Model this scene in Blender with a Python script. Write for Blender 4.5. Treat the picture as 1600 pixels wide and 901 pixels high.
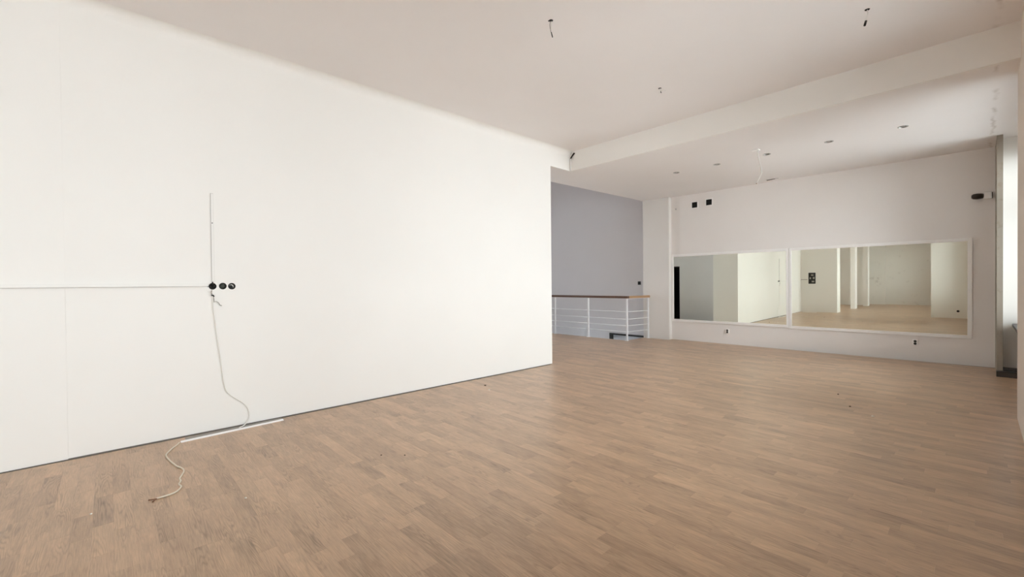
import bpy, bmesh, math, random
from mathutils import Vector, Matrix

sc = bpy.context.scene
for o in list(bpy.data.objects):
    bpy.data.objects.remove(o)
COL = sc.collection
random.seed(7)

# ------------------------------------------------------------------ camera
F_PX = 679.55
FW = Vector((0.681217, 0.732011, -0.010141))
RT = Vector((0.731944, -0.681293, -0.009899))
UP = Vector((0.014155, -0.00068, 0.9999))
UP = RT.cross(FW).normalized()
EYE = Vector((0, 0, 1.5))
cam_d = bpy.data.cameras.new('camera')
cam = bpy.data.objects.new('camera', cam_d)
COL.objects.link(cam)
M4 = Matrix((RT, UP, -FW)).transposed().to_4x4()
M4.translation = EYE
cam.matrix_world = M4
cam_d.sensor_fit = 'HORIZONTAL'
cam_d.sensor_width = 36.0
cam_d.lens = F_PX * 36.0 / 1600.0
cam_d.clip_start = 0.02
cam_d.clip_end = 300
sc.camera = cam

def project(P):
    d = Vector(P) - EYE
    z = d.dot(FW)
    if z < 0.05:
        return None
    return (800 + F_PX * d.dot(RT) / z, 450.5 - F_PX * d.dot(UP) / z, z)

# ------------------------------------------------------------------ sky and exposure
world = bpy.data.worlds.new('overcast_sky')
sc.world = world
world.use_nodes = True
wn = world.node_tree
wn.nodes.clear()
bg = wn.nodes.new('ShaderNodeBackground')
wo = wn.nodes.new('ShaderNodeOutputWorld')
bg.inputs['Color'].default_value = (0.90, 0.945, 1.0, 1)
bg.inputs['Strength'].default_value = 6.0
wn.links.new(bg.outputs[0], wo.inputs[0])
sc.view_settings.view_transform = 'Standard'
sc.view_settings.look = 'None'
sc.view_settings.gamma = 1.0
sc.view_settings.use_curve_mapping = False
sc.view_settings.exposure = 0.74
sc.cycles.max_bounces = 14
sc.cycles.diffuse_bounces = 10
sc.cycles.glossy_bounces = 6
sc.cycles.transparent_max_bounces = 12

# the bays of the window wall: (u0, u1); sky portals sit in the openings
BAYS = [(7.17, 10.45), (2.3, 5.9), (-1.75, 0.1), (-5.4, -2.6), (-8.7, -6.7), (-12.2, -10.4)]
SILL_Z, HEAD_Z, WIN_Y = 0.80, 3.48, -0.62

def portal(name, loc, sx, sy, rot):
    L = bpy.data.lights.new(name, 'AREA')
    L.shape = 'RECTANGLE'
    L.size, L.size_y = sx, sy
    L.cycles.is_portal = True
    o = bpy.data.objects.new(name, L)
    o.location = loc
    o.rotation_euler = rot
    COL.objects.link(o)

for a, b in BAYS:
    portal('sky_portal', ((a + b) / 2, WIN_Y - 0.16, (SILL_Z + HEAD_Z) / 2), b - a, HEAD_Z - SILL_Z, (math.radians(90), 0, 0))
portal('sky_portal', (7.75, 10.12, 2.05), 1.7, 2.1, (math.radians(-90), 0, 0))

# ------------------------------------------------------------------ helpers
class MB:
    """collects geometry; build() links it as one mesh object"""
    def __init__(s):
        s.v, s.f, s.m = [], [], []
        s.smooth = []
    def add(s, vs, fs, mi=0, smooth=False):
        k = len(s.v)
        s.v += [tuple(q) for q in vs]
        for f in fs:
            s.f.append(tuple(i + k for i in f))
            s.m.append(mi)
            s.smooth.append(smooth)
        return s
    def box(s, x0, x1, y0, y1, z0, z1, mi=0):
        return s.obox(Vector((x0, y0, z0)), Vector((x1 - x0, 0, 0)), Vector((0, y1 - y0, 0)), Vector((0, 0, z1 - z0)), mi)
    def obox(s, o, a, b, c, mi=0):
        o, a, b, c = Vector(o), Vector(a), Vector(b), Vector(c)
        vs = [o, o + a, o + a + b, o + b, o + c, o + a + c, o + a + b + c, o + b + c]
        fs = [(0, 3, 2, 1), (4, 5, 6, 7), (0, 1, 5, 4), (1, 2, 6, 5), (2, 3, 7, 6), (3, 0, 4, 7)]
        if a.cross(b).dot(c) < 0:
            fs = [tuple(reversed(f)) for f in fs]
        return s.add(vs, fs, mi)
    def tube(s, pts, r, n=8, mi=0, caps=True, r1=None):
        pts = [Vector(q) for q in pts]
        rings = []
        ref = None
        for i, q in enumerate(pts):
            t = (pts[min(i + 1, len(pts) - 1)] - pts[max(i - 1, 0)]).normalized()
            if ref is None:
                ref = t.orthogonal().normalized()
            ref = (ref - t * ref.dot(t)).normalized()
            bn = t.cross(ref)
            rr = r if r1 is None else r + (r1 - r) * i / (len(pts) - 1)
            rings.append([q + ref * rr * math.cos(6.28318 * k / n) + bn * rr * math.sin(6.28318 * k / n) for k in range(n)])
        vs = [q for ring in rings for q in ring]
        fs = []
        for i in range(len(pts) - 1):
            for k in range(n):
                fs.append((i * n + k, i * n + (k + 1) % n, (i + 1) * n + (k + 1) % n, (i + 1) * n + k))
        s.add(vs, fs, mi, True)
        if caps:
            k = len(s.v) - len(vs)
            s.f.append(tuple(k + i for i in reversed(range(n)))); s.m.append(mi); s.smooth.append(False)
            e = k + (len(pts) - 1) * n
            s.f.append(tuple(e + i for i in range(n))); s.m.append(mi); s.smooth.append(False)
        return s
    def lathe(s, c, ax, prof, n=24, mi=0, smooth=True, sx=1.0, sy=1.0):
        """profile of (radius, height along ax)"""
        c, ax = Vector(c), Vector(ax).normalized()
        e1 = Vector((0, 0, 1)).cross(ax)
        if e1.length < 0.1:
            e1 = Vector((1, 0, 0))
        e1.normalize()
        e2 = ax.cross(e1)
        vs, fs = [], []
        for r, h in prof:
            for k in range(n):
                a = 6.283185 * k / n
                vs.append(c + ax * h + (e1 * math.cos(a) * sx + e2 * math.sin(a) * sy) * max(r, 1e-5))
        for i in range(len(prof) - 1):
            for k in range(n):
                fs.append((i * n + k, i * n + (k + 1) % n, (i + 1) * n + (k + 1) % n, (i + 1) * n + k))
        return s.add(vs, fs, mi, smooth)
    def build(s, name, mats, parent=None, bevel=0.0):
        if not isinstance(mats, (list, tuple)):
            mats = [mats]
        base = parent_loc(parent)
        me = bpy.data.meshes.new(name)
        me.from_pydata([tuple(Vector(q) - base) for q in s.v], [], s.f)
        for m in mats:
            me.materials.append(m)
        me.polygons.foreach_set('material_index', s.m)
        me.polygons.foreach_set('use_smooth', s.smooth)
        me.update()
        o = bpy.data.objects.new(name, me)
        COL.objects.link(o)
        if parent is not None:
            o.parent = parent
        if bevel:
            b = o.modifiers.new('bevel', 'BEVEL')
            b.width = bevel
            b.segments = 2
            b.limit_method = 'ANGLE'
        return o

def parent_loc(p):
    L = Vector((0, 0, 0))
    while p is not None:
        L += p.location
        p = p.parent
    return L

def thing(name, label, cat, loc, group=None):
    o = bpy.data.objects.new(name, None)
    o.empty_display_size = 0.1
    o.location = loc
    COL.objects.link(o)
    return tag(o, label, cat, group)

def tag(o, label, cat, group=None):
    o['label'] = label
    o['category'] = cat
    if group:
        o['group'] = group
    return o

def struct(o, label=None, cat=None):
    o['kind'] = 'structure'
    if label:
        o['label'] = label
    if cat:
        o['category'] = cat
    return o

def circle(c, e1, e2, r, n=24):
    return [Vector(c) + Vector(e1) * r * math.cos(6.283185 * k / n) + Vector(e2) * r * math.sin(6.283185 * k / n) for k in range(n)]

def holed_face(loops):
    """flat face with holes: loops[0] outer, the rest holes; returns verts, tris"""
    bm = bmesh.new()
    edges = []
    for lp in loops:
        vs = [bm.verts.new(q) for q in lp]
        for i in range(len(vs)):
            edges.append(bm.edges.new((vs[i], vs[(i + 1) % len(vs)])))
    bmesh.ops.triangle_fill(bm, use_beauty=True, use_dissolve=False, edges=edges)
    bm.verts.index_update()
    vs = [v.co.copy() for v in bm.verts]
    fs = [tuple(v.index for v in f.verts) for f in bm.faces]
    bm.free()
    return vs, fs

def spline(pts, n=6):
    """Catmull-Rom through the points"""
    P = [Vector(q) for q in pts]
    P = [P[0] * 2 - P[1]] + P + [P[-1] * 2 - P[-2]]
    out = []
    for i in range(1, len(P) - 2):
        for k in range(n):
            t = k / n
            a, b, c, d = P[i - 1], P[i], P[i + 1], P[i + 2]
            out.append(0.5 * ((2 * b) + (c - a) * t + (2 * a - 5 * b + 4 * c - d) * t * t + (3 * b - a - 3 * c + d) * t ** 3))
    out.append(P[-2])
    return out

# ------------------------------------------------------------------ materials
def new_mat(name):
    m = bpy.data.materials.new(name)
    m.use_nodes = True
    return m, m.node_tree, m.node_tree.nodes['Principled BSDF']

def plain(name, col, rough=0.5, metal=0.0, var=0.06, scale=30.0, spec=0.5):
    m, t, b = new_mat(name)
    tc = t.nodes.new('ShaderNodeTexCoord')
    nz = t.nodes.new('ShaderNodeTexNoise')
    nz.inputs['Scale'].default_value = scale
    nz.inputs['Detail'].default_value = 3
    mx = t.nodes.new('ShaderNodeMix'); mx.data_type = 'RGBA'
    mx.inputs[6].default_value = tuple(c * (1 - var) for c in col) + (1,)
    mx.inputs[7].default_value = tuple(min(1, c * (1 + var)) for c in col) + (1,)
    t.links.new(tc.outputs['Object'], nz.inputs['Vector'])
    t.links.new(nz.outputs['Fac'], mx.inputs[0])
    t.links.new(mx.outputs[2], b.inputs['Base Color'])
    b.inputs['Roughness'].default_value = rough
    b.inputs['Metallic'].default_value = metal
    b.inputs['Specular IOR Level'].default_value = spec
    return m

def plaster(name, col, stain=None, bump=0.06, var=0.025, rough=0.85, crack=None):
    """painted plaster: broad tone drift, roller texture, optional dirt stains"""
    m, t, b = new_mat(name)
    N = t.nodes.new
    geo = N('ShaderNodeNewGeometry')
    n1 = N('ShaderNodeTexNoise'); n1.inputs['Scale'].default_value = 0.9; n1.inputs['Detail'].default_value = 4
    n2 = N('ShaderNodeTexNoise'); n2.inputs['Scale'].default_value = 160; n2.inputs['Detail'].default_value = 3
    t.links.new(geo.outputs['Position'], n1.inputs['Vector'])
    t.links.new(geo.outputs['Position'], n2.inputs['Vector'])
    mx = N('ShaderNodeMix'); mx.data_type = 'RGBA'
    mx.inputs[6].default_value = (col[0] * (1 - var), col[1] * (1 - var * 1.1), col[2] * (1 - var * 1.3), 1)
    mx.inputs[7].default_value = (min(1, col[0] * (1 + var)), min(1, col[1] * (1 + var)), min(1, col[2] * (1 + var)), 1)
    t.links.new(n1.outputs['Fac'], mx.inputs[0])
    out = mx.outputs[2]
    if stain:
        amount, sscale, thr, scol = stain
        n3 = N('ShaderNodeTexNoise'); n3.inputs['Scale'].default_value = sscale; n3.inputs['Detail'].default_value = 8
        n3.inputs['Roughness'].default_value = 0.65
        t.links.new(geo.outputs['Position'], n3.inputs['Vector'])
        rp = N('ShaderNodeMapRange')
        rp.inputs[1].default_value = thr; rp.inputs[2].default_value = thr + 0.12
        rp.inputs[3].default_value = 0; rp.inputs[4].default_value = amount
        t.links.new(n3.outputs['Fac'], rp.inputs[0])
        m2 = N('ShaderNodeMix'); m2.data_type = 'RGBA'
        t.links.new(rp.outputs[0], m2.inputs[0])
        t.links.new(out, m2.inputs[6])
        m2.inputs[7].default_value = scol + (1,)
        out = m2.outputs[2]
    if crack is not None:
        # flaking dirty joint that runs along the window side
        cy, cw, ca = crack
        sx = N('ShaderNodeSeparateXYZ'); t.links.new(geo.outputs['Position'], sx.inputs[0])
        n4 = N('ShaderNodeTexNoise'); n4.inputs['Scale'].default_value = 5; n4.inputs['Detail'].default_value = 6
        t.links.new(geo.outputs['Position'], n4.inputs['Vector'])
        wob = N('ShaderNodeMath'); wob.operation = 'MULTIPLY_ADD'
        t.links.new(n4.outputs['Fac'], wob.inputs[0]); wob.inputs[1].default_value = 0.12; wob.inputs[2].default_value = -cy - 0.06
        sm = N('ShaderNodeMath'); sm.operation = 'ADD'; t.links.new(sx.outputs[1], sm.inputs[0]); t.links.new(wob.outputs[0], sm.inputs[1])
        ab = N('ShaderNodeMath'); ab.operation = 'ABSOLUTE'; t.links.new(sm.outputs[0], ab.inputs[0])
        mr = N('ShaderNodeMapRange'); mr.inputs[1].default_value = 0.0; mr.inputs[2].default_value = cw; mr.inputs[3].default_value = ca; mr.inputs[4].default_value = 0
        t.links.new(ab.outputs[0], mr.inputs[0])
        n5 = N('ShaderNodeTexNoise'); n5.inputs['Scale'].default_value = 3.3; n5.inputs['Detail'].default_value = 4
        t.links.new(geo.outputs['Position'], n5.inputs['Vector'])
        m5 = N('ShaderNodeMapRange'); m5.inputs[1].default_value = 0.42; m5.inputs[2].default_value = 0.6
        t.links.new(n5.outputs['Fac'], m5.inputs[0])
        mm = N('ShaderNodeMath'); mm.operation = 'MULTIPLY'; t.links.new(mr.outputs[0], mm.inputs[0]); t.links.new(m5.outputs[0], mm.inputs[1])
        m6 = N('ShaderNodeMix'); m6.data_type = 'RGBA'
        t.links.new(mm.outputs[0], m6.inputs[0]); t.links.new(out, m6.inputs[6]); m6.inputs[7].default_value = (0.30, 0.24, 0.18, 1)
        out = m6.outputs[2]
    t.links.new(out, b.inputs['Base Color'])
    b.inputs['Roughness'].default_value = rough
    b.inputs['Specular IOR Level'].default_value = 0.25
    bp = N('ShaderNodeBump'); bp.inputs['Strength'].default_value = bump; bp.inputs['Distance'].default_value = 0.002
    t.links.new(n2.outputs['Fac'], bp.inputs['Height'])
    t.links.new(bp.outputs[0], b.inputs['Normal'])
    return m

def wood_floor():
    m, t, b = new_mat('laminate_oak')
    N = t.nodes.new; L = t.links.new
    geo = N('ShaderNodeNewGeometry')
    tone = N('ShaderNodeAttribute'); tone.attribute_name = 'tone'
    seed = N('ShaderNodeAttribute'); seed.attribute_name = 'seed'
    sp = N('ShaderNodeSeparateXYZ'); L(geo.outputs['Position'], sp.inputs[0])
    def math_(op, a, bb=None, c=None):
        n = N('ShaderNodeMath'); n.operation = op
        for i, q in enumerate((a, bb, c)):
            if q is None: continue
            if isinstance(q, (int, float)): n.inputs[i].default_value = q
            else: L(q, n.inputs[i])
        return n.outputs[0]
    def vec(x, y, z):
        c = N('ShaderNodeCombineXYZ')
        for i, q in enumerate((x, y, z)):
            if isinstance(q, (int, float)): c.inputs[i].default_value = q
            else: L(q, c.inputs[i])
        return c.outputs[0]
    s100 = math_('MULTIPLY', seed.outputs['Fac'], 61.0)
    # growth rings: contour lines of a stretched noise
    nA = N('ShaderNodeTexNoise'); nA.inputs['Scale'].default_value = 1; nA.inputs['Detail'].default_value = 1.5
    L(vec(math_('MULTIPLY', sp.outputs[0], 12.0), math_('MULTIPLY', sp.outputs[1], 0.9), s100), nA.inputs['Vector'])
    rings = math_('SINE', math_('MULTIPLY', nA.outputs['Fac'], 150.0))
    rings = math_('MULTIPLY', math_('ADD', rings, 1.0), 0.5)
    rings = math_('POWER', rings, 2.2)
    # where rings show
    nB = N('ShaderNodeTexNoise'); nB.inputs['Scale'].default_value = 1; nB.inputs['Detail'].default_value = 2
    L(vec(math_('MULTIPLY', sp.outputs[0], 7.0), math_('MULTIPLY', sp.outputs[1], 2.0), math_('ADD', s100, 9.0)), nB.inputs['Vector'])
    mB = N('ShaderNodeMapRange'); mB.inputs[1].default_value = 0.40; mB.inputs[2].default_value = 0.66
    L(nB.outputs['Fac'], mB.inputs[0])
    # fine fibre
    nC = N('ShaderNodeTexNoise'); nC.inputs['Scale'].default_value = 1; nC.inputs['Detail'].default_value = 5
    nC.inputs['Roughness'].default_value = 0.65
    L(vec(math_('MULTIPLY', sp.outputs[0], 170.0), math_('MULTIPLY', sp.outputs[1], 9.0), s100), nC.inputs['Vector'])
    # broad mottling within a strip
    nD = N('ShaderNodeTexNoise'); nD.inputs['Scale'].default_value = 1; nD.inputs['Detail'].default_value = 3
    L(vec(math_('MULTIPLY', sp.outputs[0], 16.0), math_('MULTIPLY', sp.outputs[1], 4.0), math_('ADD', s100, 31.0)), nD.inputs['Vector'])
    r1 = math_('MULTIPLY', math_('MULTIPLY', rings, mB.outputs[0]), -0.27)
    r2 = math_('MULTIPLY', math_('SUBTRACT', nC.outputs['Fac'], 0.5), 0.85)
    r3 = math_('MULTIPLY', math_('SUBTRACT', nD.outputs['Fac'], 0.5), 0.50)
    r4 = math_('MULTIPLY', math_('SUBTRACT', tone.outputs['Fac'], 0.5), 0.27)
    val = math_('ADD', math_('ADD', r1, r2), math_('ADD', r3, r4))
    val = math_('ADD', val, 1.0)
    base = N('ShaderNodeMix'); base.data_type = 'RGBA'
    L(seed.outputs['Fac'], base.inputs[0])
    base.inputs[6].default_value = (0.505, 0.345, 0.222, 1)
    base.inputs[7].default_value = (0.480, 0.326, 0.212, 1)
    mul = N('ShaderNodeVectorMath'); mul.operation = 'SCALE'
    L(base.outputs[2], mul.inputs[0]); L(val, mul.inputs[3])
    L(mul.outputs[0], b.inputs['Base Color'])
    rg = math_('ADD', math_('MULTIPLY', nC.outputs['Fac'], 0.12), 0.27)
    L(rg, b.inputs['Roughness'])
    b.inputs['Specular IOR Level'].default_value = 0.5
    bp = N('ShaderNodeBump'); bp.inputs['Strength'].default_value = 0.05; bp.inputs['Distance'].default_value = 0.001
    L(nC.outputs['Fac'], bp.inputs['Height']); L(bp.outputs[0], b.inputs['Normal'])
    return m

def glass_mat():
    m, t, b = new_mat('window_glass')
    t.nodes.remove(b)
    N = t.nodes.new
    tr = N('ShaderNodeBsdfTransparent'); tr.inputs[0].default_value = (0.96, 0.98, 0.97, 1)
    gl = N('ShaderNodeBsdfGlossy'); gl.inputs['Roughness'].default_value = 0.02
    fr = N('ShaderNodeFresnel'); fr.inputs[0].default_value = 1.45
    mx = N('ShaderNodeMixShader')
    t.links.new(fr.outputs[0], mx.inputs[0]); t.links.new(tr.outputs[0], mx.inputs[1]); t.links.new(gl.outputs[0], mx.inputs[2])
    t.links.new(mx.outputs[0], t.nodes['Material Output'].inputs[0])
    return m

def mirror_mat():
    m, t, b = new_mat('mirror_silver')
    N = t.nodes.new
    geo = N('ShaderNodeNewGeometry')
    nz = N('ShaderNodeTexNoise'); nz.inputs['Scale'].default_value = 1.1; nz.inputs['Detail'].default_value = 1
    t.links.new(geo.outputs['Position'], nz.inputs['Vector'])
    mx = N('ShaderNodeMix'); mx.data_type = 'RGBA'
    mx.inputs[6].default_value = (0.84, 0.86, 0.77, 1)
    mx.inputs[7].default_value = (0.87, 0.89, 0.80, 1)
    t.links.new(nz.outputs['Fac'], mx.inputs[0])
    t.links.new(mx.outputs[2], b.inputs['Base Color'])
    b.inputs['Metallic'].default_value = 1.0
    b.inputs['Roughness'].default_value = 0.0
    return m

WALL = plaster('white_wall_paint', (0.865, 0.85, 0.825))
FARWALL = plaster('far_wall_paint', (0.855, 0.825, 0.805), var=0.035)
CEIL = plaster('white_ceiling_paint', (0.85, 0.82, 0.815), var=0.03, crack=(-0.13, 0.04, 0.6))
STAINED = plaster('stained_wall_paint', (0.82, 0.80, 0.77), stain=(0.35, 2.2, 0.60, (0.40, 0.36, 0.30)))
GREY = plaster('grey_wall_paint', (0.735, 0.725, 0.74))
LOWCEIL = plaster('white_low_ceiling_paint', (0.85, 0.82, 0.81), stain=(0.10, 5.0, 0.66, (0.45, 0.40, 0.34)), var=0.03, crack=(-0.13, 0.03, 0.35))
PILLAR = plaster('pillar_paint', (0.81, 0.785, 0.755), var=0.03)
PIER = plaster('shaded_wall_paint', (0.68, 0.60, 0.53), var=0.04)  # window wall coloured darker and warmer, its shade put into the paint
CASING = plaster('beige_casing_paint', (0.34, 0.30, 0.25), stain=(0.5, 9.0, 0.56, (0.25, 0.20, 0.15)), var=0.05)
EXTERIOR = plaster('exterior_render', (0.55, 0.52, 0.48), var=0.06)
PAVING = plaster('street_paving', (0.80, 0.79, 0.78), var=0.08)
SUBFLOOR = plain('dark_subfloor', (0.05, 0.035, 0.025), 0.8)
SLIT = plain('dusty_joint', (0.20, 0.175, 0.15), 0.9, var=0.2)
SLAB = plaster('slab_edge_paint', (0.75, 0.76, 0.78))
WOOD = wood_floor()
GLASS = glass_mat()
MIRROR = mirror_mat()
FRAME_W = plain('white_frame_paint', (0.93, 0.915, 0.90), 0.45, var=0.03)
WHITE_PL = plain('white_plastic', (0.92, 0.91, 0.89), 0.4, var=0.03)
WHITE_MET = plain('white_painted_steel', (0.86, 0.87, 0.88), 0.35, var=0.02)
TRUNKB = plain('trunking_edge_shade', (0.60, 0.585, 0.56), 0.6, var=0.03)  # channel toned darker than the lid to draw shadow lines along its edges
TRUNK = plain('trunking_plastic', (0.845, 0.83, 0.805), 0.5, var=0.02)
BLACK_PL = plain('black_plastic', (0.012, 0.011, 0.010), 0.45)
DARK_PL = plain('dark_grey_plastic', (0.035, 0.035, 0.032), 0.5, var=0.3)
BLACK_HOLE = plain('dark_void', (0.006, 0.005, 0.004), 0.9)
LITWOOD = plain('lit_handrail_wood', (0.42, 0.25, 0.13), 0.35, var=0.12, scale=14)  # handrail wood lightened for the window light on the short run
RAILWOOD = plain('shaded_handrail_wood', (0.115, 0.055, 0.032), 0.35, var=0.15, scale=14)  # handrail wood darkened for the shaded front of the long run
CREAM = plain('cream_cable_sheath', (0.76, 0.70, 0.58), 0.5, var=0.03)
WHITECABLE = plain('white_cable_sheath', (0.80, 0.78, 0.74), 0.5, var=0.03)
COPPER = plain('dull_copper', (0.22, 0.11, 0.06), 0.45, metal=0.3)
GREYSTRIP = plain('dull_grey', (0.34, 0.32, 0.29), 0.7, var=0.15)
OLIVE = plain('olive_grey_insert', (0.055, 0.058, 0.045), 0.6)
DARKSILL = plain('dark_sill_stone', (0.035, 0.030, 0.028), 0.4)
BROWN_PL = plain('dark_brown_plastic', (0.035, 0.022, 0.014), 0.4)
PLASTERBIT = plain('plaster_crumb', (0.80, 0.77, 0.70), 0.9)
DARKBIT = plain('dark_crumb', (0.10, 0.07, 0.05), 0.9)
STEEL = plain('galvanised_steel', (0.45, 0.44, 0.42), 0.4, metal=0.8)
CAVITY = plain('ceiling_cavity', (0.05, 0.045, 0.04), 0.9)

# ------------------------------------------------------------------ dimensions
W = 5.438          # left wall plane
U1 = 6.07          # left wall end
UB = 6.645         # beam face
ZB = 3.69          # beam underside
ZC = 4.055         # main ceiling
DM = -0.0197       # the mirror wall stands slightly out of square
UM = 11.0523
PIER_Y = -0.28
BACK_U = -3.15
END_U = -13.6

def zlow(u):
    return ZB + (max(u, UB) - UB) * 0.0125

TV = Vector((math.sin(DM), math.cos(DM), 0))         # along the mirror wall, growing v
NM = Vector((-math.cos(DM), math.sin(DM), 0))        # out of the mirror wall into the room
def mwp(v, z, off=0.0):
    return Vector((UM + math.tan(DM) * v, v, z)) + NM * off
def mbox(mb, v0, v1, z0, z1, o0, o1, mi=0):
    """box on the mirror wall: v range, z range, offset range from the wall"""
    a = mwp(v0, z0, o0)
    return mb.obox(a, TV * (v1 - v0) / TV.y, Vector((0, 0, z1 - z0)), NM * (o1 - o0), mi)

# ------------------------------------------------------------------ floor
STAIR_U, STAIR_V = 9.90, 6.27
fb = MB()
fb.box(END_U - 0.3, 11.4, -0.75, STAIR_V, -0.30, -0.009, 0)
fb.box(END_U - 0.3, STAIR_U, STAIR_V, 10.3, -0.30, -0.009, 0)
floor = struct(fb.build('floor', [SUBFLOOR]))
eb = MB()
eb.box(STAIR_U, STAIR_U + 0.012, STAIR_V, 10.0, -0.30, -0.004)
eb.box(STAIR_U, 11.1, STAIR_V, STAIR_V + 0.012, -0.30, -0.004)
eb.build('slab_edge', SLAB, floor)

PW = 0.0986
U_ORIG = -0.0893
planks = []
k0 = math.floor((END_U - U_ORIG) / PW)
k1 = math.ceil((11.1 - U_ORIG) / PW)
rnd = random.Random(11)
for k in range(k0, k1 + 1):
    ua, ub = U_ORIG + k * PW, U_ORIG + (k + 1) * PW
    um = (ua + ub) / 2
    ub2 = min(ub, UM - 0.10)
    if ub2 - ua < 0.02:
        continue
    v_lo = -0.72
    if um < U1 and um > BACK_U:
        v_hi = W - 0.022
    elif um > STAIR_U - 0.02:
        v_hi = STAIR_V
    elif um > 5.45 or um < BACK_U:
        v_hi = 10.0 if um > 0 else 6.0
    else:
        v_hi = W - 0.022
    if um > 10.76:
        v_hi = min(v_hi, 5.545)
    if STAIR_U - PW < ua < STAIR_U and um <= STAIR_U - 0.02:
        ub2 = min(ub, STAIR_U + 0.005)
    v = v_lo - rnd.uniform(0, 0.5)
    while v < v_hi:
        ln = rnd.choice((0.36, 0.45, 0.52, 0.52, 0.6, 0.7)) * rnd.uniform(0.92, 1.08)
        a, b_ = max(v, v_lo), min(v + ln, v_hi)
        if b_ - a > 0.015:
            planks.append((ua, ub2, a, b_, rnd.random(), rnd.random()))
        v += ln

def plank_geo(pl, base_k=0):
    ua, ub, a, b_, tn, sd = pl
    g = 0.0001
    e = 0.0004
    x0, x1, y0, y1 = ua + g, ub - g, a + g, b_ - g
    vs = [(x0, y0, -0.009), (x1, y0, -0.009), (x1, y1, -0.009), (x0, y1, -0.009),
          (x0, y0, -0.0003), (x1, y0, -0.0003), (x1, y1, -0.0003), (x0, y1, -0.0003),
          (x0 + e, y0 + e, 0), (x1 - e, y0 + e, 0), (x1 - e, y1 - e, 0), (x0 + e, y1 - e, 0)]
    fs = [(0, 1, 5, 4), (1, 2, 6, 5), (2, 3, 7, 6), (3, 0, 4, 7),
          (4, 5, 9, 8), (5, 6, 10, 9), (6, 7, 11, 10), (7, 4, 8, 11), (8, 9, 10, 11)]
    return vs, fs

def plank_size(pl):
    ua, ub, a, b_ = pl[:4]
    ps = [project((x, y, 0)) for x, y in ((ua, a), (ub, a), (ub, b_), (ua, b_))]
    if any(q is None for q in ps):
        return 0
    cx = sum(q[0] for q in ps) / 4
    cy = sum(q[1] for q in ps) / 4
    if not (-10 < cx < 1610 and cy < 915):
        return 0
    if um_hidden((ua + ub) / 2, (a + b_) / 2):
        return 0
    ar = 0
    for i in range(4):
        x0, y0 = ps[i][:2]; x1, y1 = ps[(i + 1) % 4][:2]
        ar += x0 * y1 - x1 * y0
    return abs(ar) / 2

def um_hidden(u, v):
    return v > W and u < U1 + (v - W) * (U1 / W)

order = sorted(range(len(planks)), key=lambda i: -plank_size(planks[i]))
near = set(order[:296])
def set_attr(me, tones, seeds):
    A = me.attributes.new('tone', 'FLOAT', 'FACE'); A.data.foreach_set('value', tones)
    B = me.attributes.new('seed', 'FLOAT', 'FACE'); B.data.foreach_set('value', seeds)
rest = MB(); rt, rs = [], []
for i, pl in enumerate(planks):
    vs, fs = plank_geo(pl)
    if i in near:
        mb = MB().add(vs, fs)
        o = mb.build('plank', WOOD, floor)
        set_attr(o.data, [pl[4]] * len(fs), [pl[5]] * len(fs))
    else:
        rest.add(vs, fs); rt += [pl[4]] * len(fs); rs += [pl[5]] * len(fs)
o = rest.build('far_planks', WOOD, floor)
set_attr(o.data, rt, rs)
o['kind'] = 'stuff'

# ------------------------------------------------------------------ left wall with its sockets cut in
SOCK = [(0.803, 1.508), (0.893, 1.509), (0.974, 1.507)]
SR = 0.0335
lw = MB()
COVE = 0.09
ZW = ZC - COVE
loops = [[Vector((BACK_U, W, 0.010)), Vector((U1, W, 0.010)), Vector((U1, W, ZB)), Vector((U1, W, ZW)), Vector((BACK_U, W, ZW))]]
for su, sz in SOCK:
    loops.append(circle((su, W, sz), (1, 0, 0), (0, 0, 1), SR, 20))
lw.add(*holed_face(loops))
# end face, back and top
lw.add([(U1, W + 0.012, -0.009), (U1, 6.25, -0.009), (U1, 6.25, 4.3), (U1, W, 4.3), (U1, W, 0.010), (U1, W + 0.012, 0.010)], [(0, 1, 2, 3, 4, 5)])
lw.add([(U1, 6.25, -0.009), (5.4, 6.25, -0.009), (5.4, 6.25, 4.3), (U1, 6.25, 4.3)], [(0, 1, 2, 3)])
# the plaster to the left stands a little proud
lw.box(BACK_U, -0.27, W - 0.005, W + 0.01, 0.006, ZW)
lw.box(BACK_U, U1 - 0.002, W + 0.012, W + 0.03, -0.009, 0.05, 1)
lw.add([(BACK_U, W, 0.010), (U1, W, 0.010), (U1, W + 0.012, 0.010), (BACK_U, W + 0.012, 0.010)], [(3, 2, 1, 0)])
wall_left = struct(lw.build('wall_left', [WALL, SLIT]))
cv = MB()
NS = 10
UEND = UB
vs, fs = [], []
for i in range(NS + 1):
    a = math.pi / 2 * i / NS
    yy = W - COVE + COVE * math.cos(a)
    zz = ZC - COVE + COVE * math.sin(a)
    vs += [(BACK_U, yy, zz), (UEND, yy, zz)]
for i in range(NS):
    fs.append((2 * i, 2 * i + 1, 2 * i + 3, 2 * i + 2))
cv.add(vs, fs, 0, True)
struct(cv.build('trim_2', WALL))

# header over the passage, and the beam
hb = MB()
hb.box(U1, UB + 0.055, W, W + 0.05, ZB, 4.3)
struct(hb.build('wall_header', WALL))
bm_ = MB()
bm_.box(UB, UB + 0.055, -0.75, W, ZB, 4.3)
struct(bm_.build('ceiling_beam', WALL))

# ------------------------------------------------------------------ ceilings
cb = MB()
cb.box(END_U - 0.3, UB, -0.75, W + 0.2, ZC, ZC + 0.2)
cb.box(END_U - 0.3, BACK_U, W + 0.2, 6.2, ZC, ZC + 0.2)
struct(cb.build('ceiling', CEIL))

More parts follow.
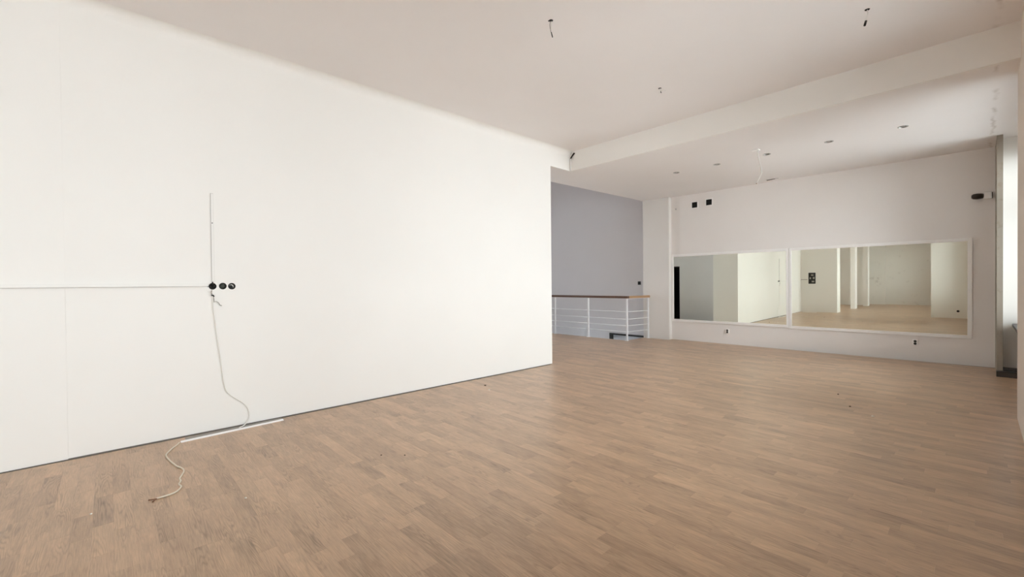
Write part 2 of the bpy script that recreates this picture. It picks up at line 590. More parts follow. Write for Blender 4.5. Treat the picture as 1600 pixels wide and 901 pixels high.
DOWN = [(8.433, 0.751), (8.43, 1.631), (8.43, 2.52), (8.43, 3.366), (8.43, 4.161)]
DR = 0.055
lc = MB()
loops = [[Vector(q) for q in ((UB + 0.054, -0.75, 0), (11.35, -0.75, 0), (11.35, 6.3, 0), (U1, 6.3, 0), (U1, W + 0.049, 0), (UB + 0.054, W + 0.049, 0))]]
for du, dv in DOWN:
    loops.append(circle((du, dv, 0), (1, 0, 0), (0, 1, 0), DR, 20))
vs, fs = holed_face(loops)
lc.add([(q.x, q.y, zlow(q.x)) for q in vs], fs)
lc.box(U1, 11.35, 6.28, 6.32, zlow(8.5) + 0.03, 5.6)
lc.add([(U1, 6.3, ZB), (11.35, 6.3, zlow(11.35)), (11.35, 6.3, 3.95), (U1, 6.3, 3.95)], [(0, 1, 2, 3)])
lc.box(UB + 0.05, 11.35, -0.75, 6.3, 4.1, 4.3)
struct(lc.build('ceiling_lower', LOWCEIL))

# ------------------------------------------------------------------ mirror wall, pillar, stairwell
mwm = MB()
mbox(mwm, -0.85, 6.28, -0.02, 3.95, -0.25, 0.0)
struct(mwm.build('wall_far', FARWALL))
pm = MB()
pm.box(10.80, 11.12, 5.55, 6.30, -0.009, zlow(10.9) + 0.02)
struct(pm.build('wall_pillar', PILLAR))

gw = MB()
gw.box(11.12, 11.45, 6.28, 10.2, 0.0, 5.6)
gw.box(11.12, 11.45, 7.62, 10.2, -3.0, 0.0)
gw.box(11.30, 11.45, 6.28, 7.62, -3.0, 0.0)
struct(gw.build('wall_stairwell', GREY))
gb = MB()          # far side of the stairwell with a window, and the side with a door
gb.box(5.2, 6.9, 10.0, 10.25, -3.0, 5.6)
gb.box(8.6, 10.0, 10.0, 10.25, -3.0, 5.6)
gb.box(10.8, 11.45, 10.0, 10.25, -3.0, 5.6)
gb.box(10.0, 10.8, 10.0, 10.25, -0.5, 5.6)
gb.box(10.0, 10.8, 10.0, 10.25, -3.0, -1.7)
gb.box(6.9, 8.6, 10.0, 10.25, 3.1, 5.6)
gb.box(6.9, 8.6, 10.0, 10.25, -3.0, 1.0)
struct(gb.build('wall_stairwell_back', GREY))
gs = MB()
gs.box(5.2, 5.4, 6.25, 7.76, -0.01, 5.6)
gs.box(5.2, 5.4, 8.7, 10.0, -0.01, 5.6)
gs.box(5.2, 5.4, 7.76, 8.7, 2.13, 5.6)
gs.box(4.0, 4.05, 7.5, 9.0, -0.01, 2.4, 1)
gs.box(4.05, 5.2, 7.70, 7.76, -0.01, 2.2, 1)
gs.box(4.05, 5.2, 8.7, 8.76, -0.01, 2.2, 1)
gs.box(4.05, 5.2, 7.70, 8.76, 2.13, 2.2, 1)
struct(gs.build('wall_stairwell_side', [GREY, BLACK_HOLE]))
gt = MB()
gt.box(5.2, 11.45, 6.3, 10.25, 5.6, 5.8)
struct(gt.build('ceiling_stairwell', CEIL))
gl_ = MB()
gl_.box(STAIR_U - 3, 11.45, STAIR_V - 0.5, 10.25, -3.1, -3.0)
gl_.box(STAIR_U - 3, 11.45, STAIR_V - 0.55, STAIR_V - 0.5, -3.0, -0.3)
gl_.box(STAIR_U - 3.05, STAIR_U - 3, STAIR_V - 0.55, 10.25, -3.1, -0.3)
struct(gl_.build('floor_lower', SLAB))

# lower doorway in the stairwell wall, its head just under the floor line
dt = struct(bpy.data.objects.new('door_1', None)); COL.objects.link(dt); dt.location = (11.2, 7.0, -2.2)
d = MB(); d.box(11.21, 11.25, 6.40, 7.56, -2.2, -0.055); d.build('door_leaf', SLAB, dt)
d = MB(); d.box(11.10, 11.25, 7.555, 7.625, -2.2, 0.0); d.build('door_jamb', DARK_PL, dt)
d = MB(); d.box(11.10, 11.25, 6.36, 7.555, -0.05, 0.0); d.build('door_head', DARK_PL, dt)

# ------------------------------------------------------------------ the part of the rooms behind the viewpoint (seen in the mirrors)
bw = MB()
bw.box(BACK_U - 0.85, BACK_U, 3.99, W + 0.2, -0.009, ZC)
struct(bw.build('wall_back', WALL))
pp = MB(); pp.box(-7.9, -7.1, 3.78, 3.97, -0.009, ZC)
struct(pp.build('wall_pier_back', WALL))
pp = MB(); pp.box(-11.6, -10.8, 3.61, 3.83, -0.009, ZC)
struct(pp.build('wall_pier_rear', WALL))
pp = MB(); pp.box(-12.2, -12.0, 3.70, 6.0, -0.009, ZC)
pp.box(-12.2, BACK_U - 0.85, 6.0, 6.2, -0.009, ZC)
pp.box(END_U - 0.2, -12.2, 3.90, 4.10, -0.009, ZC)
struct(pp.build('wall_alcove', WALL))
pp = MB(); pp.box(END_U - 0.2, END_U, -0.75, 3.9, -0.009, ZC)
pp.box(END_U, END_U + 0.15, 3.01, 3.9, -0.009, ZC)
struct(pp.build('wall_end', STAINED))
pp = MB(); pp.box(-2.32, -2.10, -0.75, 0.80, -0.009, ZC)
struct(pp.build('wall_stub', WALL))

# ------------------------------------------------------------------ window wall
rw = MB()
edges = sorted(BAYS)
prev = END_U - 0.2
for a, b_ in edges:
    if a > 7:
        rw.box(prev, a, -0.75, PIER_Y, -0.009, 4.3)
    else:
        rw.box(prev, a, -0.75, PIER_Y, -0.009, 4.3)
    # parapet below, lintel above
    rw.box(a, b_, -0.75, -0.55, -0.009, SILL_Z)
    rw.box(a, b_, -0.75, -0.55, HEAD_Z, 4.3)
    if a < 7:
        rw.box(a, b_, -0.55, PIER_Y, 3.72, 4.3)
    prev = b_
rw.box(10.45, 11.3, -0.75, -0.25, -0.009, 3.95, 1)
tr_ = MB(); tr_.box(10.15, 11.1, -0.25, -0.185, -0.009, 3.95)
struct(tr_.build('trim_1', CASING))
rw.box(-14.0, 11.4, -0.80, -0.75, 4.0, 5.0)
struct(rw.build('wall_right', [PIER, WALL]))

for i, (a, b_) in enumerate(sorted(BAYS, reverse=True)):
    w = struct(bpy.data.objects.new('window_%d' % (i + 1), None)); COL.objects.link(w)
    w.location = ((a + b_) / 2, WIN_Y, SILL_Z)
    n = 4
    f = MB()
    t = 0.05
    f.box(a, a + t, WIN_Y - 0.035, WIN_Y + 0.035, SILL_Z, HEAD_Z)
    f.box(b_ - t, b_, WIN_Y - 0.035, WIN_Y + 0.035, SILL_Z, HEAD_Z)
    f.box(a + t, b_ - t, WIN_Y - 0.035, WIN_Y + 0.035, SILL_Z, SILL_Z + t)
    f.box(a + t, b_ - t, WIN_Y - 0.035, WIN_Y + 0.035, HEAD_Z - t, HEAD_Z)
    f.build('window_frame', FRAME_W, w)
    zt = HEAD_Z - 0.85
    f = MB(); f.box(a + t, b_ - t, WIN_Y - 0.03, WIN_Y + 0.03, zt - 0.03, zt + 0.03); f.build('transom', FRAME_W, w)
    step = (b_ - a - t) / n
    for k in range(n):
        x0 = a + t + k * step
        x1 = a + (k + 1) * step
        for z0, z1 in ((SILL_Z + t, zt - 0.03), (zt + 0.03, HEAD_Z - t)):
            g = MB(); g.box(x0, x1, WIN_Y - 0.004, WIN_Y + 0.004, z0, z1); g.build('pane', GLASS, w)
        if k:
            f = MB(); f.box(x0 - t, x0, WIN_Y - 0.03, WIN_Y + 0.03, SILL_Z + t, HEAD_Z - t); f.build('mullion', FRAME_W, w)
    f = MB(); f.box(a - (0 if a < 7 else 0), min(b_, 10.44), -0.56, -0.355, SILL_Z - 0.045, SILL_Z - 0.002)
    f.build('window_sill', DARKSILL, w)
w = struct(bpy.data.objects.new('window_7', None)); COL.objects.link(w); w.location = (7.75, 10.05, 1.0)
f = MB()
f.box(6.9, 6.96, 10.02, 10.1, 1.0, 3.1); f.box(8.54, 8.6, 10.02, 10.1, 1.0, 3.1); f.box(6.96, 8.54, 10.02, 10.1, 1.0, 1.06); f.box(6.96, 8.54, 10.02, 10.1, 3.04, 3.1); f.box(7.72, 7.78, 10.02, 10.1, 1.06, 3.04)
f.build('window_frame', FRAME_W, w)
for x0, x1 in ((6.96, 7.72), (7.78, 8.54)):
    g = MB(); g.box(x0, x1, 10.05, 10.058, 1.06, 3.04); g.build('pane', GLASS, w)

w = struct(bpy.data.objects.new('window_8', None)); COL.objects.link(w); w.location = (10.4, 10.05, -1.7)  # low window added out of view to throw bluish light into the stairwell
f = MB()
f.box(10.0, 10.05, 10.02, 10.1, -1.7, -0.5); f.box(10.75, 10.8, 10.02, 10.1, -1.7, -0.5); f.box(10.05, 10.75, 10.02, 10.1, -1.7, -1.65); f.box(10.05, 10.75, 10.02, 10.1, -0.55, -0.5)
f.build('window_frame', FRAME_W, w)
g = MB(); g.box(10.05, 10.75, 10.05, 10.058, -1.65, -0.55); g.build('pane', GLASS, w)

# dark plinth at the foot of the last window pier
bb = MB(); bb.box(10.02, 10.15, -0.42, -0.18, -0.009, 0.085); bb.box(10.15, 10.45, -0.55, -0.25, -0.009, 0.10)
struct(bb.build('baseboard_right', DARKSILL, bevel=0.004))

# street outside
st = MB(); st.box(-60, 60, -60, -1.0, -4.2, -4.0); st.box(-60, 60, 10.4, 60, -4.2, -4.0)
struct(st.build('street_ground', PAVING))

# ------------------------------------------------------------------ mirrors
def wall_mirror(label, v0, v1, z0, z1, fl, fr, ft, fbm):
    """v0..v1, z0..z1 is the visible glass; fl/fr stile widths at high v / low v"""
    base = mwp((v0 + v1) / 2, z0 - fbm, 0.0)
    t = thing('wall_mirror', label, 'mirror', base, 'mirrors on the far wall')
    g = MB(); mbox(g, v0 - 0.01, v1 + 0.01, z0 - 0.01, z1 + 0.01, 0.004, 0.012); g.build('mirror_glass', MIRROR, t)
    for nm, q in (('frame_stile', (v1, v1 + fl, z0 - fbm, z1 + ft)), ('frame_stile', (v0 - fr, v0, z0 - fbm, z1 + ft)),
                  ('frame_rail', (v0, v1, z1, z1 + ft)), ('frame_rail', (v0, v1, z0 - fbm, z0))):
        f = MB(); mbox(f, q[0], q[1], q[2], q[3], 0.001, 0.026); f.build(nm, FRAME_W, t, bevel=0.004)
    return t
wall_mirror('white-framed wall mirror next to the pillar, reflecting the plain white wall', 2.905, 5.485, 0.54, 2.170, 0.055, 0.048, 0.060, 0.062)
wall_mirror('white-framed wall mirror nearer the window, reflecting the rear rooms and fuse panel', 0.142, 2.803, 0.523, 2.171, 0.048, 0.058, 0.056, 0.060)

# ------------------------------------------------------------------ railing round the stair opening
RC = Vector((9.87, 6.234, 0)); RL = Vector((9.86, 9.92, 0)); RE = Vector((10.765, 6.140, 0))
rail = thing('stair_railing', 'white metal stair railing with brown wooden handrail beside the grey wall', 'railing', RC)
def post(c):
    m = MB(); m.box(c.x - 0.019, c.x + 0.019, c.y - 0.019, c.y + 0.019, 0.006, 1.09); p_ = m.build('post', WHITE_MET, rail, bevel=0.004)
    m = MB(); m.box(c.x - 0.045, c.x + 0.03, c.y - 0.04, c.y + 0.04, 0.0, 0.008); m.build('base_plate', WHITE_MET, p_)
POSTS = [RC, Vector((9.866, 7.467, 0)), Vector((9.862, 8.70, 0)), RL, RE]
for c in POSTS:
    post(c)
BZ = (0.75, 0.555, 0.385, 0.225)
for a, b_ in ((RC, POSTS[1]), (POSTS[1], POSTS[2]), (POSTS[2], RL), (RC, RE)):
    for z in BZ:
        m = MB(); m.tube([a + Vector((0, 0, z)), b_ + Vector((0, 0, z))], 0.0105, 8); m.build('bar', WHITE_MET, rail)
def railbar(nm, a, b_, hw, z0, z1, mat, ext0=0.0, ext1=0.0, bev=0.006):
    d_ = (b_ - a).normalized(); n_ = Vector((-d_.y, d_.x, 0))
    a2, b2 = a - d_ * ext0, b_ + d_ * ext1
    m = MB(); m.obox(a2 - n_ * hw + Vector((0, 0, z0)), b2 - a2, n_ * 2 * hw, Vector((0, 0, z1 - z0)))
    return m.build(nm, mat, rail, bevel=bev)
railbar('flat_bar', RC, RL, 0.020, 1.088, 1.098, WHITE_MET, 0.02, 0.05, 0)
railbar('flat_bar', RC, RE, 0.020, 1.088, 1.098, WHITE_MET, -0.02, 0.0, 0)
railbar('handrail', RC, RL, 0.045, 1.098, 1.160, RAILWOOD, 0.045, 0.06)
railbar('handrail', RC, RE, 0.045, 1.098, 1.160, LITWOOD, -0.045, 0.03)['label'] = 'short wooden handrail, toned lighter as if lit'

# ------------------------------------------------------------------ far wall fittings
def outlet(label, v, z, wv=0.080, hz=0.098):
    t = thing('wall_outlet', label, 'outlet', mwp(v, z - hz / 2, 0), 'white outlets under the mirrors')
    m = MB(); mbox(m, v - wv / 2, v + wv / 2, z - hz / 2, z + hz / 2, 0.0, 0.030); m.build('cover_plate', WHITE_PL, t, bevel=0.006)
    for dz in (0.022, -0.022):
        s_ = MB()
        s_.lathe(mwp(v, z + dz, 0.0295), NM, [(0.0205, 0.0), (0.0215, 0.0035), (0.019, 0.0035), (0.0175, 0.0015), (0.0, 0.0015)], 20)
        s_.build('socket_well', BLACK_PL, t)
outlet('small white wall outlet under the mirror next to the pillar', 4.146, 0.312)
outlet('white double wall outlet under the mirror nearer the window', 0.815, 0.339)

def vent(label, v, z, s=0.092):
    t = thing('wall_vent', label, 'vent', mwp(v, z - s, 0), 'square vents above the mirrors')
    m = MB()
    b_ = 0.022
    mbox(m, v - s, v + s, z + s - b_, z + s, 0, 0.02); mbox(m, v - s, v + s, z - s, z - s + b_, 0, 0.02)
    mbox(m, v - s, v - s + b_, z - s + b_, z + s - b_, 0, 0.02); mbox(m, v + s - b_, v + s, z - s + b_, z + s - b_, 0, 0.02)
    m.build('vent_frame', FRAME_W, t, bevel=0.002)
    m = MB(); mbox(m, v - s + b_, v + s - b_, z - s + b_, z + s - b_, 0.0005, 0.002); m.build('vent_back', BLACK_HOLE, t)
    for k in range(5):
        zz = z - s + b_ + 0.012 + k * 0.031
        m = MB(); mbox(m, v - s + b_, v + s - b_, zz, zz + 0.004, 0.002, 0.010); m.build('louvre', BLACK_PL, t)
vent('small black square vent in a white frame, the one nearer the pillar', 4.927, 3.462)
vent('small black square vent in a white frame, the one further from the pillar', 4.569, 3.480)

# box with a dark oval head high on the wall by the window
t = thing('security_camera', 'white wall box with a dark oval head, high on the far wall by the window', 'camera', mwp(-0.05, 2.87, 0))
m = MB(); mbox(m, -0.145, -0.045, 2.875, 2.985, 0.0, 0.07); m.build('housing', WHITE_PL, t, bevel=0.008)
m = MB(); mbox(m, -0.152, -0.1455, 2.88, 2.98, 0.0, 0.06); m.build('end_cap', BLACK_PL, t)
m = MB(); m.lathe(mwp(-0.045, 2.93, 0.045), TV + NM * 0.15, [(0.0, 0.0), (0.040, 0.0), (0.046, 0.03), (0.050, 0.08), (0.044, 0.12), (0.028, 0.14), (0.0, 0.143)], 20); m.build('camera_head', BROWN_PL, t)

# light switch on the grey wall
t = thing('light_switch', 'black square light switch on the grey stairwell wall', 'switch', (11.12, 6.61, 1.44))
m = MB(); m.box(11.106, 11.12, 6.565, 6.655, 1.445, 1.54); m.build('switch_plate', BLACK_PL, t, bevel=0.004)
m = MB(); m.box(11.099, 11.106, 6.585, 6.635, 1.463, 1.522); m.build('rocker', BLACK_PL, t, bevel=0.002)

# pillar thermostat-size anchor mark beside the pillar
t = tag(MB().lathe(mwp(5.42, 3.42, 0.0), NM, [(0.0, 0.025), (0.016, 0.022), (0.022, 0.0)], 14).build('wall_plug', STEEL), 'tiny metal wall plug high up between pillar and black vents', 'wall plug')

# ------------------------------------------------------------------ left wall electrics
def wall_box(label, i):
    su, sz = SOCK[i]
    t = thing('socket_box', label, 'socket box', (su, W, sz - SR), 'open round socket boxes')
    m = MB()
    m.lathe((su, W, sz), (0, -1, 0), [(SR + 0.001, 0.0015), (SR - 0.0025, 0.0015), (SR - 0.003, -0.045), (0.0, -0.045)], 24)
    m.build('box_shell', DARK_PL, t)
    return t, su, sz
t, su, sz = wall_box('open black round socket box with loose wires, leftmost of the three', 0)
m = MB(); m.tube(spline([(su - 0.01, W + 0.03, sz + 0.01), (su, W - 0.012, sz - 0.008), (su + 0.012, W - 0.016, sz - 0.004), (su + 0.02, W + 0.02, sz + 0.004)]), 0.006, 8); m.build('wire', BLACK_PL, t)
m = MB(); m.tube(spline([(su, W - 0.004, sz + SR + 0.014), (su + 0.001, W - 0.010, sz + 0.018), (su - 0.004, W + 0.02, sz + 0.004)]), 0.0065, 8); m.build('wire', BLACK_PL, t)
m = MB(); m.tube(spline([(su - SR - 0.012, W - 0.004, sz - 0.002), (su - 0.02, W - 0.010, sz - 0.001), (su - 0.004, W + 0.02, sz)]), 0.005, 8); m.build('wire', BLACK_PL, t)
t, su, sz = wall_box('empty black round socket box, middle of the three', 1)
m = MB(); m.lathe((su, W + 0.028, sz), (0, -1, 0), [(0.0, 0.0), (0.027, 0.0), (0.027, 0.010), (0.0, 0.010)], 20); m.build('insert', OLIVE, t)
t, su, sz = wall_box('black round socket box with a pale wire end inside, rightmost of three', 2)
m = MB(); m.tube(spline([(su - 0.014, W + 0.03, sz + 0.012), (su - 0.004, W + 0.004, sz + 0.016), (su + 0.012, W + 0.008, sz + 0.004), (su + 0.018, W + 0.03, sz - 0.01)]), 0.0045, 8); m.build('wire', WHITECABLE, t)

# trunking on the left wall
t = thing('cable_trunking', 'slim white vertical cable trunking above the leftmost socket box', 'trunking', (0.807, W, 1.56))
m = MB(); m.box(0.794, 0.820, W - 0.009, W, 1.555, 2.473); m.build('channel', TRUNKB, t)
m = MB(); m.box(0.799, 0.818, W - 0.013, W - 0.009, 1.555, 2.468); m.build('lid', TRUNK, t)
m = MB(); m.lathe((0.807, W - 0.013, 2.164), (0, -1, 0), [(0.0055, 0.0), (0.0055, 0.003), (0.0, 0.0035)], 10); m.build('screw', BLACK_PL, t)
t = thing('cable_trunking', 'long white horizontal cable trunking running left along the wall', 'trunking', (-1.0, W, 1.505))
m = MB(); m.box(BACK_U + 0.01, 0.765, W - 0.021, W, 1.505, 1.535); m.build('channel', TRUNKB, t)
m = MB(); m.box(BACK_U + 0.01, 0.762, W - 0.025, W - 0.021, 1.510, 1.5345); m.build('lid', TRUNK, t)

# loose cable down the wall, under the trunking lid and out on to the floor
t = thing('loose_cable', 'loose pale cable hanging down the white wall and trailing across the floor', 'cable', (0.85, W - 0.05, 0))
yw = W - 0.012
wallpts = [(0.800, W - 0.0115, 1.472), (0.792, yw, 1.44), (0.802, yw, 1.40), (0.800, yw, 1.34), (0.806, yw, 1.25), (0.816, yw, 1.154), (0.836, yw, 0.95),
           (0.860, yw, 0.747), (0.874, yw, 0.60), (0.889, yw, 0.472), (0.905, yw, 0.405), (0.935, yw, 0.360), (0.985, yw, 0.310), (1.040, yw, 0.262),
           (1.088, yw, 0.205), (1.110, yw, 0.145), (1.114, yw, 0.085), (1.095, yw - 0.006, 0.040), (1.055, yw - 0.05, 0.016), (1.00, yw - 0.10, 0.012)]
m = MB(); m.tube(spline(wallpts), 0.0055, 8); m.build('wall_run', WHITECABLE, t)
fl = [(0.488, 5.252, 0.0065), (0.47, 5.20, 0.0065), (0.41, 5.08, 0.0065), (0.369, 4.972, 0.0065), (0.362, 4.90, 0.0065), (0.376, 4.75, 0.0065), (0.393, 4.638, 0.0065), (0.405, 4.57, 0.0065),
      (0.428, 4.50, 0.0065), (0.437, 4.42, 0.0065), (0.418, 4.34, 0.0065), (0.395, 4.265, 0.0065), (0.394, 4.20, 0.0065), (0.378, 4.14, 0.0065), (0.385, 4.085, 0.0065), (0.368, 4.03, 0.0065),
      (0.335, 3.99, 0.0065), (0.28, 3.975, 0.0065), (0.232, 3.972, 0.0065)]
m = MB(); m.tube(spline(fl), 0.0060, 8); m.build('floor_run', CREAM, t)
m = MB(); m.tube(spline([(0.238, 3.972, 0.006), (0.215, 3.972, 0.006), (0.192, 3.985, 0.006)], 4), 0.0045, 6); m.build('bare_end', COPPER, t)
m = MB(); m.tube(spline([(0.238, 3.971, 0.006), (0.222, 3.955, 0.006), (0.212, 3.93, 0.005)], 4), 0.0040, 6); m.build('bare_end', COPPER, t)
# dark twisted cores under the first box
m = MB(); m.tube(spline([(0.799, W - 0.010, 1.470), (0.788, W - 0.022, 1.445), (0.796, W - 0.022, 1.420), (0.800, W - 0.012, 1.405), (0.808, W - 0.016, 1.385), (0.812, W - 0.012, 1.352)]), 0.0038, 6); m.build('core_wire', GREYSTRIP, t)
m = MB(); m.tube(spline([(0.789, W - 0.016, 1.413), (0.802, W - 0.018, 1.415), (0.812, W - 0.016, 1.400)]), 0.0065, 8); m.build('connector', BLACK_PL, t)
m = MB(); m.tube(spline([(0.806, W - 0.022, 1.345), (0.830, W - 0.016, 1.349), (0.850, W - 0.016, 1.335), (0.862, W - 0.016, 1.312), (0.880, W - 0.016, 1.304)]), 0.0032, 6); m.build('core_wire', GREYSTRIP, t)

# strips lying at the foot of the wall
def strip(name, label, cat, a, b_, wd, h, mat):
    a, b_ = Vector(a), Vector(b_)
    d_ = (b_ - a).normalized(); n_ = Vector((-d_.y, d_.x, 0))
    m = MB()
    m.obox(a - n_ * wd / 2, b_ - a, n_ * wd, Vector((0, 0, 0.003)))
    m.obox(a - n_ * wd / 2 + Vector((0, 0, 0.003)), b_ - a, n_ * 0.003, Vector((0, 0, h)))
    m.obox(a + n_ * (wd / 2 - 0.003) + Vector((0, 0, 0.003)), b_ - a, n_ * 0.003, Vector((0, 0, h)))
    return tag(m.build(name, mat), label, cat)
strip('plastic_strip', 'loose white plastic strip lying on the floor along the white wall', 'plastic strip', (0.500, 5.262, 0.0), (1.425, 5.318, 0.0), 0.028, 0.009, WHITE_PL)
strip('plastic_strip', 'flat grey strip lying between the white strip and the wall', 'plastic strip', (0.545, 5.352, 0.0), (1.435, 5.385, 0.0), 0.062, 0.002, GREYSTRIP)  # thin flat grey piece filling the band beside the wall

# ------------------------------------------------------------------ ceiling wires, downlights, hanging cable
def ceiling_wires(label, c, kind):
    c = Vector(c)
    t = thing('ceiling_wire', label, 'ceiling wire', c, 'lamp wires on the main ceiling')
    m = MB(); m.lathe(c, (0, 0, -1), [(0.020, 0.0), (0.020, 0.002), (0.0, 0.0025)], 14); m.build('outlet_hole', BLACK_HOLE, t)
    def wire(pts, r, mat):
        mm = MB(); mm.tube(spline([c + Vector(q) for q in pts], 5), r, 6); mm.build('wire', mat, t)
    def tip(a, b_, r):
        mm = MB(); mm.tube([c + Vector(a), c + Vector(b_)], r, 8); mm.build('connector', BLACK_PL, t)
    if kind == 0:
        wire([(0, 0, 0), (0.004, 0.0, -0.05), (-0.006, 0.006, -0.10), (0.004, -0.004, -0.125)], 0.0035, WHITECABLE)
        wire([(-0.006, 0.004, 0), (-0.008, 0.008, -0.05), (-0.002, 0.0, -0.11), (0.004, -0.010, -0.165)], 0.0025, DARK_PL)
        tip((0.0, -0.002, -0.115), (0.006, -0.012, -0.165), 0.005)
        tip((-0.02, 0.02, -0.004), (0.010, -0.010, -0.004), 0.005)
    elif kind == 1:
        wire([(0, 0, 0), (0.002, -0.004, -0.04), (-0.004, 0.004, -0.08), (-0.008, 0.008, -0.12)], 0.0035, WHITECABLE)
        tip((-0.008, 0.008, -0.105), (-0.014, 0.018, -0.150), 0.010)
    else:
        wire([(0, 0, 0), (0.01, -0.012, -0.030), (0.002, 0.0, -0.055), (-0.006, 0.008, -0.075)], 0.005, WHITECABLE)
        wire([(0.004, -0.004, -0.025), (0.03, -0.03, -0.033), (0.05, -0.055, -0.030)], 0.0045, WHITECABLE)
        tip((0.006, -0.008, -0.040), (0.012, -0.012, -0.062), 0.005)
ceiling_wires('bare wire with black tip hanging from the main ceiling, nearest the white wall', (3.192, 2.836, ZC), 0)
ceiling_wires('short wire with a black bulb-like connector hanging from the ceiling by the window', (5.286, 0.722, ZC), 1)
ceiling_wires('short curled white wire stub on the main ceiling in front of the beam', (5.361, 2.866, ZC), 2)

names = ['recessed downlight in the lower ceiling, closest to the window', 'recessed downlight in the lower ceiling, second from the window',
         'recessed downlight in the lower ceiling, just beside the hanging white cable', 'recessed downlight in the lower ceiling, second from the pillar end',
         'recessed downlight in the lower ceiling, closest to the pillar']
for (du, dv), nm in zip(DOWN, names):
    z = zlow(du)
    t = thing('downlight', nm, 'downlight', (du, dv, z), 'row of downlights in the lower ceiling')
    m = MB(); m.lathe((du, dv, z), (0, 0, 1), [(DR + 0.007, 0.0), (DR + 0.007, -0.004), (DR - 0.006, -0.005), (DR - 0.006, 0.01)], 24); m.build('trim_ring', STEEL, t)
    m = MB(); m.lathe((du, dv, z), (0, 0, 1), [(DR - 0.001, 0.0), (DR - 0.001, 0.09), (0.0, 0.09)], 24); m.build('housing', CAVITY, t)
    m = MB(); m.lathe((du, dv, z + 0.001), (0, 0, 1), [(0.0, 0.0), (0.020, 0.0), (0.030, 0.012), (0.030, 0.06), (0.0, 0.06)], 16); m.build('lamp', STEEL, t)

cc = Vector((7.982, 2.521, zlow(7.982)))
t = thing('hanging_cable', 'white cable hanging down from the lower ceiling in front of the mirrors', 'cable', cc)
m = MB(); m.box(cc.x - 0.045, cc.x + 0.045, cc.y - 0.02, cc.y + 0.09, cc.z - 0.012, cc.z); m.build('ceiling_plate', WHITE_PL, t)
m = MB(); m.tube(spline([cc + Vector((0, 0, -0.005)), cc + Vector((0, 0.002, -0.08)), (7.982, 2.493, 3.469), (7.982, 2.466, 3.335), (7.982, 2.470, 3.275), (7.982, 2.505, 3.215), (7.982, 2.540, 3.150)]), 0.0085, 8); m.build('cable', WHITECABLE, t)
m = MB(); m.tube([(7.982, 2.539, 3.152), (7.982, 2.545, 3.135)], 0.006, 8); m.build('bare_end', COPPER, t)

t = thing('ceiling_bracket', 'small torn metal bracket on the lower ceiling edge above the mirrors', 'bracket', (10.74, 3.10, zlow(10.74)))
zz = zlow(10.74)
m = MB(); m.obox((10.66, 3.21, zz - 0.004), (0.02, -0.24, 0), (0.03, 0.003, 0), (0, 0, 0.004)); m.build('plate', STEEL, t)
m = MB(); m.obox((10.665, 3.19, zz - 0.024), (0.015, -0.16, 0.012), (0.004, 0, 0), (0, 0, 0.012)); m.build('flange', BROWN_PL, t)

# pipe and black cable in the inner corner of the beam
t = thing('corner_conduit', 'thin white conduit with a black cable end in the beam corner', 'conduit', (UB - 0.02, W - 0.02, ZB))
m = MB(); m.tube([(UB - 0.014, W - 0.022, ZB + 0.005), (UB - 0.014, W - 0.022, ZB + 0.24)], 0.012, 10); m.build('conduit', WHITE_PL, t)
m = MB(); m.tube(spline([(UB - 0.014, W - 0.016, ZB + 0.225), (UB - 0.018, W - 0.06, ZB + 0.275), (UB - 0.012, W - 0.115, ZB + 0.325)], 5), 0.011, 8, r1=0.016); m.build('cable_end', BLACK_HOLE, t)

# ------------------------------------------------------------------ fuse panel and strip at the back wall (seen in the mirror)
px0 = BACK_U
t = thing('fuse_panel', 'open black fuse panel on the rear wall, seen in the mirror', 'fuse panel', (px0, 4.97, 1.37))
m = MB()
for y0, y1, z0, z1 in ((4.79, 5.15, 1.34, 1.372), (4.79, 5.15, 1.908, 1.94), (4.79, 4.822, 1.372, 1.908), (5.118, 5.15, 1.372, 1.908)):
    m.box(px0, px0 + 0.03, y0, y1, z0, z1)
m.build('panel_frame', WHITE_PL, t)
m = MB(); m.box(px0, px0 + 0.008, 4.822, 5.118, 1.372, 1.908); m.build('panel_back', BLACK_PL, t)
for y, z, sy, sz_ in ((4.96, 1.79, 0.05, 0.03), (5.04, 1.64, 0.03, 0.045), (4.90, 1.65, 0.035, 0.045), (4.93, 1.48, 0.05, 0.035)):
    m = MB(); m.box(px0 + 0.008, px0 + 0.03, y - sy, y + sy, z - sz_, z + sz_); m.build('fuse_block', GREYSTRIP, t)
t = tag(MB().box(px0, px0 + 0.02, 5.15, W - 0.012, 1.565, 1.59).build('panel_conduit', GREYSTRIP), 'thin grey conduit from the room corner to the fuse panel', 'conduit')
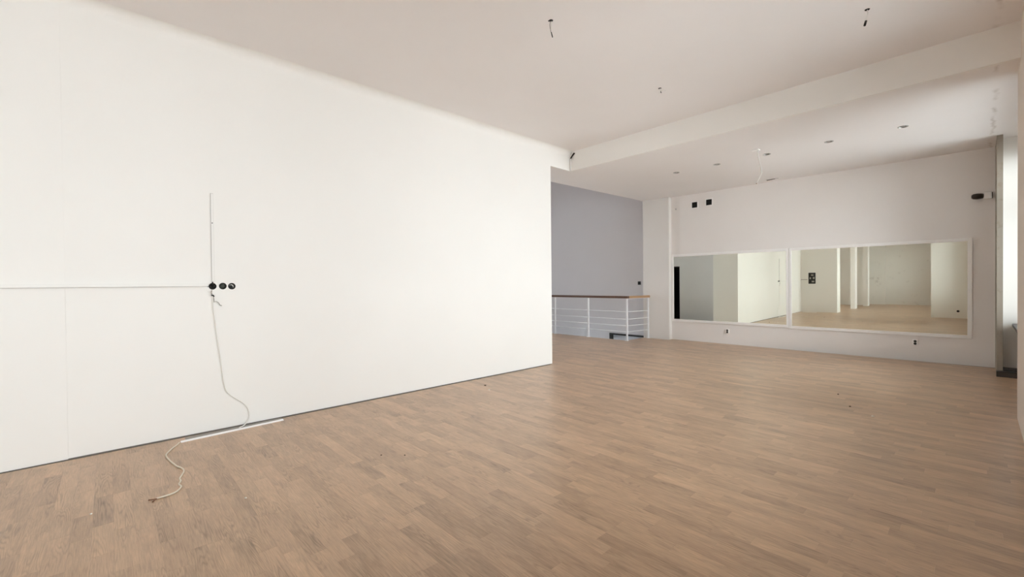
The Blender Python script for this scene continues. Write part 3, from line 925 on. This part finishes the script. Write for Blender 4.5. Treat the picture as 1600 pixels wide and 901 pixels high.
strip('plastic_strip', 'pale strip lying on the floor under the fuse panel, seen in the mirror', 'plastic strip', (-2.75, 5.27, 0.0), (-2.65, 4.72, 0.0), 0.06, 0.012, WHITE_PL)
t = thing('floor_socket', 'black socket low on the white wall stub, seen in the mirror', 'socket', (-2.1, 0.044, 0.25))
m = MB(); m.lathe((-2.1, 0.044, 0.274), (1, 0, 0), [(0.040, 0.0), (0.040, 0.012), (0.028, 0.014), (0.026, 0.006), (0.0, 0.006)], 20); m.build('socket_well', BLACK_PL, t)

# ------------------------------------------------------------------ crumbs on the floor
rc = random.Random(5)
def crumb(x, y, r, mat, label, group):
    m = MB()
    n = 6
    ring = [(x + r * rc.uniform(0.6, 1.3) * math.cos(6.283 * k / n), y + r * rc.uniform(0.6, 1.3) * math.sin(6.283 * k / n), 0.0002) for k in range(n)]
    top = [(x + (q[0] - x) * 0.6, y + (q[1] - y) * 0.6, r * rc.uniform(0.4, 0.8)) for q in ring]
    m.add(ring + top, [(k, (k + 1) % n, n + (k + 1) % n, n + k) for k in range(n)] + [tuple(range(n, 2 * n)), tuple(reversed(range(n)))])
    tag(m.build('crumb', mat), label, 'crumb', group)
for x, y, r, lb in ((3.95, 4.74, 0.016, 'pale plaster crumb on the floor near the end of the white wall'),
                    (-0.10, 4.02, 0.009, 'pale plaster crumb on the floor left of the trailing cable end'),
                    (6.17, 0.80, 0.014, 'pale plaster crumb on the floor nearest the window side'),
                    (0.70, 3.55, 0.009, 'pale plaster crumb on the floor right of the trailing cable')):
    crumb(x, y, r, PLASTERBIT, lb, 'pale plaster crumbs')
for x, y, r, lb in ((4.08, 4.99, 0.018, 'dark crumb on the floor close to the foot of the white wall'),
                    (6.46, 1.05, 0.016, 'larger dark crumb on the floor towards the window side'),
                    (7.05, 1.27, 0.013, 'smaller dark crumb on the floor, just beyond the larger one'),
                    (1.75, 3.60, 0.008, 'tiny dark crumb in the middle of the floor, left one of a pair'),
                    (1.90, 3.45, 0.008, 'tiny dark crumb in the middle of the floor, right one of a pair')):
    crumb(x, y, r, DARKBIT, lb, 'dark crumbs')
